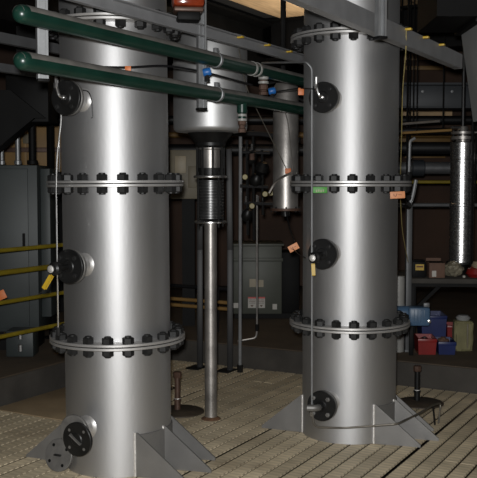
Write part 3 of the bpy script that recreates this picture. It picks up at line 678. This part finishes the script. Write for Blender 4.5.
MB().prism([at(x, y, 6.8) - t.location for x, y in ((45, 118), (34, 118), (-12, 156), (-30, 140), (-30, 90), (10, 90))], (0, 0.2, 0)).build('slanted_chute', M['black'], t)
MB().box((0, 0, hg + (2.74 - t.location.z - hg) / 2), (wd * 0.5, 0.3, 2.74 - t.location.z - hg)).build('drop', M['black'], t)
b = onz(52, 378, 0.19); b = Vector((at(52.5, 300, 7.9).x, 7.9, SL))
o = MB().box((0, 0, (2.35 - SL) / 2), (0.05, 0.05, 2.35 - SL), A61, 0.004).build('black_post', M['black'], loc=b); tag(o, 'slender black post between the slate cabinet and the left tank', 'post')
MB().box((0, 0, 0.008), (0.14, 0.14, 0.016), A61, 0.003).build('foot_plate', M['black'], o)
t, wd, hg = boxthing('ochre_machine', 'ochre painted machine frame glimpsed behind the slate cabinet', 'machine', -20, 66, 126, 172, 9.4, 0.5, M['ochre'])
for x in (-0.3, 0.02, 0.3): MB().box((x, -0.26, hg * 0.52), (0.05, 0.03, hg * 0.9), bevel=0.004).build('rib', M['ochre'], t)
MB().box((0, -0.27, hg * 0.48), (wd, 0.05, 0.05), bevel=0.004).build('rail', M['copper'], t)
MB().box((0.05, -0.265, hg * 0.72), (0.09, 0.03, 0.10), bevel=0.006).build('latch_plate', M['beige'], t)
MB().box((0, 0.05, (SL - t.location.z) / 2), (wd * 0.9, 0.3, t.location.z - SL)).build('pedestal', M['black'], t)

# yellow guard rail along the kerb
r0 = at(-30, 253, 6.05)
t = thing('guard_rail', 'yellow guard rail of four bars at the left kerb, beside the left tank', 'railing', uw(4.2, LEFT_W - 0.10, SL))
o0 = t.location
for z in (1.075, 0.915, 0.70, 0.455): MB().tube([Vector((0, 0, z - SL)) , U * 1.75 + Vector((0, 0, z - SL))], 0.016 if z != 0.915 else 0.02, 10).build('rail_bar', M['yellow'], t)
for s_ in (0.03, 1.72): MB().tube([U * s_, U * s_ + Vector((0, 0, 0.92))], 0.02, 10).build('post', M['yellow'], t)

# ================================================================== MIDDLE BACKGROUND
t, wd, hg = boxthing('control_box', 'beige control box with a cream cover, left of the bellows', 'control box', 170, 200, 150, 199, 8.4, 0.25, M['beige'])
MB().box((-wd / 2 + 0.10, -0.135, hg * 0.70), (0.105, 0.022, 0.16), bevel=0.004).build('cover_plate', M['cream'], t)
MB().box((wd * 0.25, -0.132, hg * 0.45), (0.08, 0.02, 0.2), bevel=0.004).build('hinge_panel', M['beige'], t)
MB().box((0.02, 0.08, -(t.location.z - SL) / 2), (0.12, 0.06, t.location.z - SL)).build('pedestal', M['black'], t)
t, wd, hg = boxthing('transformer_box', 'grey green equipment box with white and red labels on the slab behind', 'equipment box', 232, 282, 246, 314, 9.0, 0.5, M['greencab'])
MB().box((0, -0.26, hg * 0.80), (wd + 0.02, 0.03, 0.035), bevel=0.004).build('ledge', M['greencab'], t)
MB().box((0, 0.0, hg + 0.012), (wd + 0.04, 0.54, 0.024), bevel=0.005).build('lid', M['greencab'], t)
MB().box((wd / 2 + 0.09, 0.02, hg * 0.45), (0.18, 0.42, hg * 0.9), bevel=0.006).build('dark_end', M['black'], t)
MB().box((0.08, 0, -(t.location.z - SL) / 2 + 0.0), (wd + 0.1, 0.4, t.location.z - SL)).build('base', M['black'], t)
ox = t.location
def lab(px0, px1, py0, py1, m, name='label', red=None):
    a = at(px0, py1, 8.995); b = at(px1, py0, 8.995)
    o = MB().box((((a.x + b.x) / 2 - ox.x), -0.252, (a.z + b.z) / 2 - ox.z), (b.x - a.x, 0.004, b.z - a.z)).build(name, m, t)
    if red:
        MB().box((((a.x + b.x) / 2 - ox.x), -0.2545, b.z - ox.z - 0.008), (b.x - a.x, 0.003, 0.016)).build('red_header', M['redlab'], o)
        for k in range(3): MB().box(((a.x + b.x) / 2 - ox.x, -0.2545, b.z - ox.z - 0.03 - 0.016 * k), ((b.x - a.x) * 0.8, 0.002, 0.004)).build('print_line', M['ink'], o)
        MB().prism([Vector((((a.x + b.x) / 2 - ox.x) + dx, -0.2545, a.z - ox.z + dz)) for dx, dz in ((-0.016, 0.030), (0.016, 0.030), (0, 0.008))], (0, -0.001, 0)).build('warning_triangle', M['copper'], o)
lab(249.5, 256, 279, 287, M['cream']); lab(257.5, 263.5, 280, 287, M['cream']); lab(248, 256, 297, 308, M['white'], red=1); lab(257.5, 265, 297, 308, M['white'], red=1); lab(272.5, 277, 304, 309.5, M['white']); lab(233, 238.5, 303, 308, M['white'])
MB().box((-wd / 2 + 0.09, -0.265, hg * 0.52), (0.018, 0.03, 0.07), bevel=0.003).build('latch', M['galv'], t)
# pipes on the rear slab between left tank and hopper pipe
for lb, py in (('uppermost dull pipe low behind the hopper pipe', 284), ('middle dull yellow pipe low behind the hopper pipe', 297), ('lowest dull yellow pipe low behind the hopper pipe', 303)):
    a = at(150, py, 8.6); o = MB().tube([(0, 0, 0), W * 0.9], 0.017, 10).build('floor_pipe', M['ochre'] if py > 290 else M['rubber'], loc=a); tag(o, lb, 'pipe')
    for s_ in (0.12, 0.75): MB().box(W * s_ + Vector((0, 0, -(a.z - SL) / 2 - 0.008)), (0.03, 0.03, a.z - SL - 0.016)).build('stand', M['black'], o)
a = at(150, 163, 9.6)
for lb, py, r, m, Y in (('dark header pipe across the rear wall, upper one', 120, 0.05, M['rubber'], 10.6), ('dark header pipe across the rear wall, lower one', 150, 0.07, M['rubber'], 10.8), ('ochre header pipe across the rear wall', 135, 0.035, M['ochre'], 11.2)):
    a = at(20, py, Y); o = MB().tube([(0, 0, 0), (8.2, 0, 0)], r, 12).build('header_pipe', m, loc=(-4.2, Y, a.z)); tag(o, lb, 'pipe')
    for x in (0.6, 4.0, 7.6): MB().tube([(x, 0, 0), (x, 0, CZ - a.z)], 0.01, 6).build('hanger_rod', M['black'], o)
# ================================================================== RIGHT BACKGROUND
# work table (shelf on posts)
ty = 7.35; tz = at(430, 278.5, ty).z
x0 = at(403, 278, ty).x
t = thing('work_table', 'dark work table loaded with boxes right of the right tank', 'table', (x0, ty, SL), -R(29) * 0.15)
hg = tz - SL
MB().box((0.75, 0.35, hg - 0.02), (1.5, 0.7, 0.04), bevel=0.005).build('table_top', M['concrete'], t)
MB().box((0.75, 0.05, hg - 0.055), (1.4, 0.03, 0.03)).build('front_rail', M['black'], t)
for x, y in ((0.09, 0.06), (1.4, 0.06), (0.09, 0.62), (1.4, 0.62)): MB().box((x, y, (hg - 0.04) / 2), (0.045, 0.045, hg - 0.04), bevel=0.003).build('leg', M['black'], t)
MB().bar((0.09, 0.34, hg - 0.35), (0.4, 0.34, hg - 0.04), 0.03, 0.03).build('brace', M['black'], t)
px_ = at(408, 300, 7.25)
o = MB().box((0, 0, (1.45 - SL) / 2), (0.045, 0.045, 1.45 - SL), 0.1, 0.004).build('grey_post', M['strutdark'], loc=(px_.x, 7.25, SL)); tag(o, 'grey upright post at the left end of the work table', 'post')
MB().box((0, 0, 0.008), (0.06, 0.07, 0.016), 0.1, 0.002).build('foot_plate', M['strutdark'], o)
def on_table(px, Y): p = at(px, 278, Y); return Vector((p.x, Y, tz + 0.001))
p = on_table(417.5, 7.5)
t = thing('black_carton', 'black carton with a yellow label on the work table', 'box', p, -0.05)
MB().box((0, 0, 0.065), (0.115, 0.16, 0.13), bevel=0.004).build('body', M['black'], t)
MB().box((0.005, -0.081, 0.085), (0.07, 0.003, 0.05)).build('label', M['tie'], t)
MB().box((0.005, -0.083, 0.09), (0.055, 0.002, 0.012)).build('label_band', M['ink'], t)
MB().box((0.0, 0.02, 0.134), (0.112, 0.12, 0.008), bevel=0.002).build('lid', M['black'], t)
p = on_table(435, 7.48)
t = thing('brown_carton', 'open brown cardboard carton with a white slip on the work table', 'box', p, -0.05)
MB().box((0, 0, 0.062), (0.128, 0.2, 0.124), bevel=0.003).build('body', M['carton'], t)
MB().box((0.0, 0.096, 0.135), (0.124, 0.004, 0.03)).build('flap', M['carton'], t)
MB().box((0.0, 0, 0.1245), (0.118, 0.18, 0.002)).build('dark_mouth', M['black'], t)
MB().box((-0.025, -0.102, 0.035), (0.035, 0.003, 0.05)).build('slip', M['white'], t)
p = on_table(453.5, 7.5)
mb = MB(); bmesh.ops.create_icosphere(mb.bm, subdivisions=3, radius=0.075)
for v in mb.bm.verts:
    n_ = random.uniform(0.82, 1.12); v.co = Vector((v.co.x * 1.1 * n_, v.co.y * n_, max(-0.06, v.co.z * 0.9 * n_) + 0.06))
o = mb.build('plastic_bag', M['bag'], loc=p, smooth=False); tag(o, 'crumpled clear plastic bag on the work table under the foil clad pipe', 'bag')
p = on_table(476, 7.45)
t = thing('rag_bundle', 'red and yellow bundle on the work table at the right edge', 'rag', p)
MB().lathe([(0, 0), (0.06, 0), (0.085, 0.03), (0.07, 0.07), (0.03, 0.09), (0, 0.092)], 14).build('red_cloth', M['red'], t)
MB().lathe([(0, 0.06), (0.05, 0.07), (0.062, 0.10), (0.045, 0.13), (0, 0.14)], 12, (0.02, -0.01, 0)).build('yellow_cloth', M['cream'], t)
p = on_table(464, 7.42)
o = MB().lathe([(0, 0), (0.012, 0), (0.013, 0.012), (0.009, 0.018), (0, 0.019)], 12).build('bottle_cap', M['white'], loc=p); tag(o, 'tiny white cap near the front edge of the work table', 'cap')

# foil clad pipe
q = at(461, 262, 7.75); zt = at(461, 143, 7.75).z - q.z
t = thing('clad_pipe', 'shiny foil clad vertical pipe with a flanged top right of the right tank', 'pipe', q)
MB().lathe([(0, 0), (0.102, 0), (0.102, zt * 0.47), (0.106, zt * 0.475), (0.106, zt * 0.49), (0.102, zt * 0.495), (0.102, zt * 0.86), (0.106, zt * 0.865), (0.106, zt), (0.09, zt + 0.008), (0, zt + 0.01)], 40).build('cladding', M['clad'], t)
MB().lathe([(0, -0.012), (0.125, -0.012), (0.125, 0.004), (0, 0.004)], 36).build('bottom_rim', M['nut'], t)
MB().lathe([(0, tz - q.z + 0.002), (0.05, tz - q.z + 0.002), (0.05, -0.012), (0, -0.012)], 20).build('stub_foot', M['black'], t)
z = zt + 0.01
MB().lathe([(0.0, z), (0.06, z), (0.06, z + 0.02), (0.1, z + 0.02), (0.1, z + 0.045), (0.045, z + 0.05), (0.045, z + 0.06), (0.1, z + 0.065), (0.1, z + 0.085), (0.05, z + 0.09), (0.04, z + 0.13), (0, z + 0.135)], 28).build('top_flange', M['pipe'], t)
for a in range(8): MB().cyl((0.085 * math.cos(a * 0.785 + .2), 0.085 * math.sin(a * 0.785 + .2), z + 0.012), (0.085 * math.cos(a * 0.785 + .2), 0.085 * math.sin(a * 0.785 + .2), z + 0.1), 0.008, 6).build('bolt', M['nut'], t)
MB().tube([(0, 0, z + 0.12), (0, 0, CZ - q.z)], 0.016, 10).build('riser', M['blackiron'], t)
for x, h in ((-0.10, z + 0.12), (0.11, z + 0.08)): MB().tube([(x * 0.3, -0.03, h), (x, -0.05, h), (x * 1.15, -0.055, h)], 0.010, 8).build('sample_plug', M['steel'], t)
q = at(473, 160, 7.6); o = MB().box((0, 0, 0), (0.022, 0.022, CZ - tz - 0.002), 0.1, 0.002).build('black_rod', M['black'], loc=(q.x, 7.62, (CZ + tz) / 2)); tag(o, 'slim black rod standing right of the foil clad pipe', 'rod')
t = thing('pipe_stub', 'short bright pipe end at the right edge beside the foil clad pipe', 'pipe', at(481, 158, 7.7))
MB().lathe([(0, -0.2), (0.06, -0.2), (0.06, 0.0), (0.05, 0.02), (0, 0.03)], 20, axis=(-1, -0.2, 0)).build('pipe', M['clad'], t)
MB().lathe([(0.055, -0.06), (0.08, -0.06), (0.08, -0.03), (0.055, -0.03)], 20, axis=(-1, -0.2, 0)).build('collar', M['nut'], t)
MB().tube([(0.1, 0, 0), (0.1, 0, CZ - at(481, 158, 7.7).z)], 0.012, 8).build('hanger_rod', M['black'], t)

# horizontal pipework behind
def across(name, label, cat, px0, px1, py, Y, r, m, extra=None, seg=14):
    a = at(px0, py, Y); k = (at(px1, py, Y).x - a.x) / W.x
    o = thing(name, label, cat, a)
    MB().tube([(0, 0, 0), Vector((k * W.x, 0, 0))], r, seg).build('pipe', m, o)
    for f in (0.15, 0.85): MB().tube([Vector((k * W.x * f, 0, 0)), Vector((k * W.x * f, 0, CZ - a.z))], 0.008, 6).build('hanger_rod', M['black'], o)
    return o, k * W.x
o, k = across('grey_pipe', 'pale grey horizontal pipe with a dark coupling behind the right tank', 'pipe', 395, 490, 168, 9.0, 0.062, M['strutdark'])
MB().lathe([(0, 0), (0.07, 0), (0.082, 0.01), (0.082, 0.12), (0.07, 0.13), (0, 0.13)], 20, (0.16, 0, 0), (1, 0, 0)).build('coupling', M['slatebeam'], o)
across('yellow_pipe', 'yellow horizontal pipe at eye level right of the right tank', 'pipe', 392, 490, 182, 8.7, 0.016, M['yellow'])
across('dim_rail', 'dim grey horizontal rail below the yellow pipe', 'rail', 392, 490, 205, 8.55, 0.02, M['strutdark'])
across('black_pipe', 'thick black horizontal pipe above the pale grey one', 'pipe', 392, 490, 148, 8.9, 0.06, M['rubber'])
o, k = across('swept_hose', 'black sagging hose run above the foil clad pipe', 'hose', 392, 452, 131, 8.5, 0.03, M['rubber'])
for lb, a_, b_, m, r in (('short dim steel tube left of the foil clad pipe, upper', (402, 124), (440, 121), M['pipe'], 0.012), ('short tan tube left of the foil clad pipe, lower', (402, 133), (452, 130), M['ochre'], 0.012)):
    A = at(a_[0], a_[1], 8.1); B = at(b_[0], b_[1], 7.9); oo = thing('side_tube', lb, 'tube', A)
    MB().tube([(0, 0, 0), B - A], r, 8).build('tube', m, oo)
    MB().tube([(B - A) * 0.3, (B - A) * 0.3 + Vector((0, 0, CZ - A.z))], 0.006, 6).build('hanger_rod', M['black'], oo)
t = thing('slate_beam', 'wide slate grey beam high behind the right tank', 'beam', at(392, 97, 9.3))
zb = at(430, 85, 9.3).z - at(430, 108, 9.3).z
MB().box((0.75, 0, 0), (1.7, 0.12, zb), bevel=0.006).build('web', M['slatebeam'], t)
for s_ in (-1, 1): MB().box((0.75, -0.05, s_ * zb / 2), (1.7, 0.26, 0.02)).build('flange', M['slatebeam'], t)
for x in (0.3, 0.6, 0.9, 1.2): MB().lathe([(0, 0), (0.014, 0), (0.014, 0.012), (0, 0.014)], 8, (x, -0.06, 0.05), (0, -1, 0)).build('rivet', M['galv'], t)
# timber boards on the rear wall, their lit look put into the bright tan colours
wb = bpy.data.objects['wall_back']
for px0, px1, py0, py1 in ((400, 452, 108, 120), (398, 450, 138, 142), (405, 445, 150, 158), (404, 440, 46, 60), (405, 450, 66, 70), (20, 60, 172, 178)):
    a = at(px0, py1, 11.98); b = at(px1, py0, 11.98)
    MB().box(((a.x + b.x) / 2, 11.98 - 12.06 + 12.06, (a.z + b.z) / 2), (b.x - a.x, 0.05, b.z - a.z), bevel=0.004).build('wall_board', M['wood'] if py0 in (46, 108) else M['ochre'], wb)

# vertical sight tube with bent top right of the right tank, and valves on the flange
t = thing('sight_tube', 'short vertical steel tube with bent top right of the right tank', 'tube', at(409, 176, 6.6)); o0 = at(409, 176, 6.6)
MB().tube(round_path([Vector((0, 0, 0)), at(410, 141, 6.6) - o0, at(415, 138, 6.6) - o0], 0.03), 0.011, 8).build('tube', M['galv'], t)
MB().cyl((0, 0, -0.03), (0, 0, 0.03), 0.02, 6).build('nut', M['nut'], t)
MB().tube([Vector((0, 0, 0)), (0, 0, -0.05), Vector((RC[0] - o0.x, RC[1] - o0.y, 0)) * 0.62 + Vector((0, 0, -0.06))], 0.014, 8).build('branch', M['blackiron'], t)
t = thing('isolation_valve', 'small steel and black valve set beside the right tank middle flange', 'valve', at(412, 200, 6.6)); o0 = at(412, 200, 6.6)
MB().tube(round_path([at(409, 207, 6.6) - o0, at(413, 196, 6.6) - o0, at(416, 180, 6.6) - o0], 0.03), 0.014, 8).build('body', M['galv'], t)
for y in (192, 198, 205): MB().lathe([(0, -0.02), (0.02, -0.02), (0.026, 0), (0.02, 0.02), (0, 0.02)], 8, at(408, y, 6.58) - o0, (0.2, -1, 0.2)).build('knob', M['blackiron'], t)
MB().tube([at(409, 207, 6.6) - o0, Vector((RC[0] - o0.x, RC[1] - o0.y, 0)) * 0.66 + Vector((0, 0, 0.0))], 0.012, 8).build('branch', M['blackiron'], t)

# pale hopper at the top right, under a black bin
q = at(506, 120, 5.9); zt = at(506, 29, 5.9).z - q.z
t = thing('pale_hopper', 'pale grey tapering hopper cut by the right edge at the top', 'hopper', q)
mb = MB(); hb, ht = 0.17, 0.24
v = [[mb.bm.verts.new((sx * h_, sy * h_, z_)) for sx, sy in ((-1, -1), (1, -1), (1, 1), (-1, 1))] for h_, z_ in ((hb, 0.0), (ht, zt))]
for k in range(4): mb.bm.faces.new((v[0][k], v[0][(k + 1) % 4], v[1][(k + 1) % 4], v[1][k]))
mb.bm.faces.new(v[0]); mb.bm.faces.new(v[1]); mb.build('cone', M['hopper'], t)
MB().box((0, 0, zt + 0.012), (0.56, 0.56, 0.024), bevel=0.003).build('rim', M['black'], t)
MB().box((-0.1, 0, zt + 0.024 + (CZ - q.z - zt - 0.064) / 2), (0.85, 0.6, CZ - q.z - zt - 0.07)).build('bin', M['black'], t)

# goods stored under the table on the slab
def onslab(px, Y): p = at(px, 352, Y); return Vector((p.x, Y, SL + 0.001))
def bin_(label, px, Y, wd, dp, hg, m, group=None, z=None):
    p = onslab(px, Y); 
    if z: p.z = z
    t = thing('storage_bin', label, 'bin', p, -0.06, group); mb = MB()
    th = 0.008
    o_ = [(-wd / 2, -dp / 2), (wd / 2, -dp / 2), (wd / 2, dp / 2), (-wd / 2, dp / 2)]
    vo = [[mb.bm.verts.new((x * f, y * f, z_)) for x, y in o_] for f, z_ in ((0.9, 0), (1, hg))]
    vi = [[mb.bm.verts.new((x * f, y * f, z_)) for x, y in o_] for f, z_ in ((0.9 - 2 * th / wd, th), (1 - 2 * th / wd, hg))]
    for k in range(4):
        j = (k + 1) % 4
        mb.bm.faces.new((vo[0][k], vo[0][j], vo[1][j], vo[1][k])); mb.bm.faces.new((vi[0][j], vi[0][k], vi[1][k], vi[1][j])); mb.bm.faces.new((vo[1][k], vo[1][j], vi[1][j], vi[1][k]))
    mb.bm.faces.new(vo[0][::-1]); mb.bm.faces.new(vi[0]); mb.build('tub', m, t, smooth=False)
    MB().box((0, -dp / 2 - 0.003, hg - 0.014), (wd * 1.02, 0.012, 0.026), bevel=0.003).build('front_lip', m, t)
    return t
bin_('red open storage bin with dark tools on the slab', 425, 7.22, 0.148, 0.25, 0.13, M['red'])
bin_('blue open storage bin right of the red one on the slab', 444.5, 7.22, 0.14, 0.25, 0.105, M['blue'])
bin_('second red storage bin behind the blue one', 452, 7.62, 0.12, 0.2, 0.17, M['red'])
t = bin_('large dark blue storage bin standing behind the red bin', 431, 7.62, 0.21, 0.3, 0.26, M['blue'])
for lb, px, dz in (('dark tool lying in the red storage bin', 424, 0.1),):
    p = onslab(px, 7.25); t = thing('hand_tool', lb, 'tool', p + Vector((0, 0, 0.012)))
    MB().lathe([(0, 0), (0.045, 0), (0.05, 0.03), (0.03, 0.075), (0.03, 0.1), (0, 0.11)], 12).build('head', M['blackiron'], t)
    MB().lathe([(0, 0.1), (0.01, 0.1), (0.012, 0.112), (0, 0.118)], 10, (0.0, -0.02, 0)).build('screw', M['steel'], t)
p = onslab(443, 7.22); t = thing('rag_pile', 'brown rag pile in the blue storage bin', 'rag', p + Vector((0, 0, 0.010)))
mb = MB(); bmesh.ops.create_icosphere(mb.bm, subdivisions=3, radius=0.055)
for v in mb.bm.verts: n_ = random.uniform(0.85, 1.15); v.co = Vector((v.co.x * n_, v.co.y * n_, max(-0.05, v.co.z * n_) + 0.06))
mb.build('cloth', M['carton'], t)
# light blue tool case on a dark crate
p = onslab(418, 7.1); p.z = at(418, 327, 7.02).z
t = thing('tool_case', 'light blue motor case perched beside the right tank lower flange', 'case', p, -0.08)
MB().box((0, 0, 0.078), (0.17, 0.14, 0.15), bevel=0.02).build('body', M['ltblue'], t)
MB().lathe([(0, 0), (0.05, 0), (0.055, 0.01), (0.055, 0.10), (0.045, 0.115), (0, 0.12)], 20, (-0.07, 0, 0.10), (-1, 0, 0)).build('motor_barrel', M['ltblue'], t)
MB().box((0.06, 0.0, 0.165), (0.05, 0.06, 0.04), bevel=0.008).build('terminal_box', M['strutdark'], t)
for k in range(4): MB().box((-0.04 + 0.026 * k, -0.072, 0.08), (0.008, 0.008, 0.11), bevel=0.002).build('fin', M['ltblue'], t)
MB().lathe([(0, 0), (0.012, 0), (0.014, 0.008), (0, 0.012)], 10, (0.075, -0.075, 0.045), (0, -1, 0)).build('plug', M['steel'], t)
p2 = onslab(418, 7.1); o = MB().box((-0.055, 0, (p.z - p2.z) / 2 - 0.001), (0.035, 0.06, p.z - p2.z - 0.002), -0.08, 0.004).build('stand_block', M['black'], t, loc=(0, 0, -(p.z - p2.z)))
# khaki sack
p = onslab(462.5, 7.3); mb = MB(); mb.box((0, 0, 0.125), (0.145, 0.13, 0.25), bevel=0.02)
bmesh.ops.subdivide_edges(mb.bm, edges=list(mb.bm.edges), cuts=2, use_grid_fill=True)
for v in mb.bm.verts: v.co += Vector((random.uniform(-.005, .005), random.uniform(-.005, .005), 0)) ; v.co.x *= 1 + 0.08 * math.sin(v.co.z * 12)
t = thing('canvas_sack', 'khaki canvas sack standing on the slab under the work table', 'sack', p, -0.1); mb.build('body', M['sack'], t)
MB().box((0.028, -0.068, 0.13), (0.012, 0.014, 0.2), bevel=0.003).build('seam', M['beige'], t)
mb = MB(); mb.lathe([(0, 0.245), (0.05, 0.25), (0.062, 0.27), (0.04, 0.29), (0, 0.293)], 10); mb.build('gathered_top', M['hopper'], t)
# white cylinder standing behind the right tank
p = onslab(397.5, 7.25); o = thing('white_cylinder', 'tall white cylinder standing behind the right tank lower flange', 'cylinder', p)
hh = at(401, 276, 7.25).z - SL
MB().lathe([(0, 0), (0.05, 0), (0.052, 0.004), (0.052, hh - 0.02), (0.048, hh), (0, hh + 0.004)], 24).build('body', M['white_pvc'], o)
MB().lathe([(0.05, hh * 0.6), (0.054, hh * 0.6), (0.054, hh * 0.6 + 0.02), (0.05, hh * 0.6 + 0.02)], 24).build('band', M['hopper'], o)
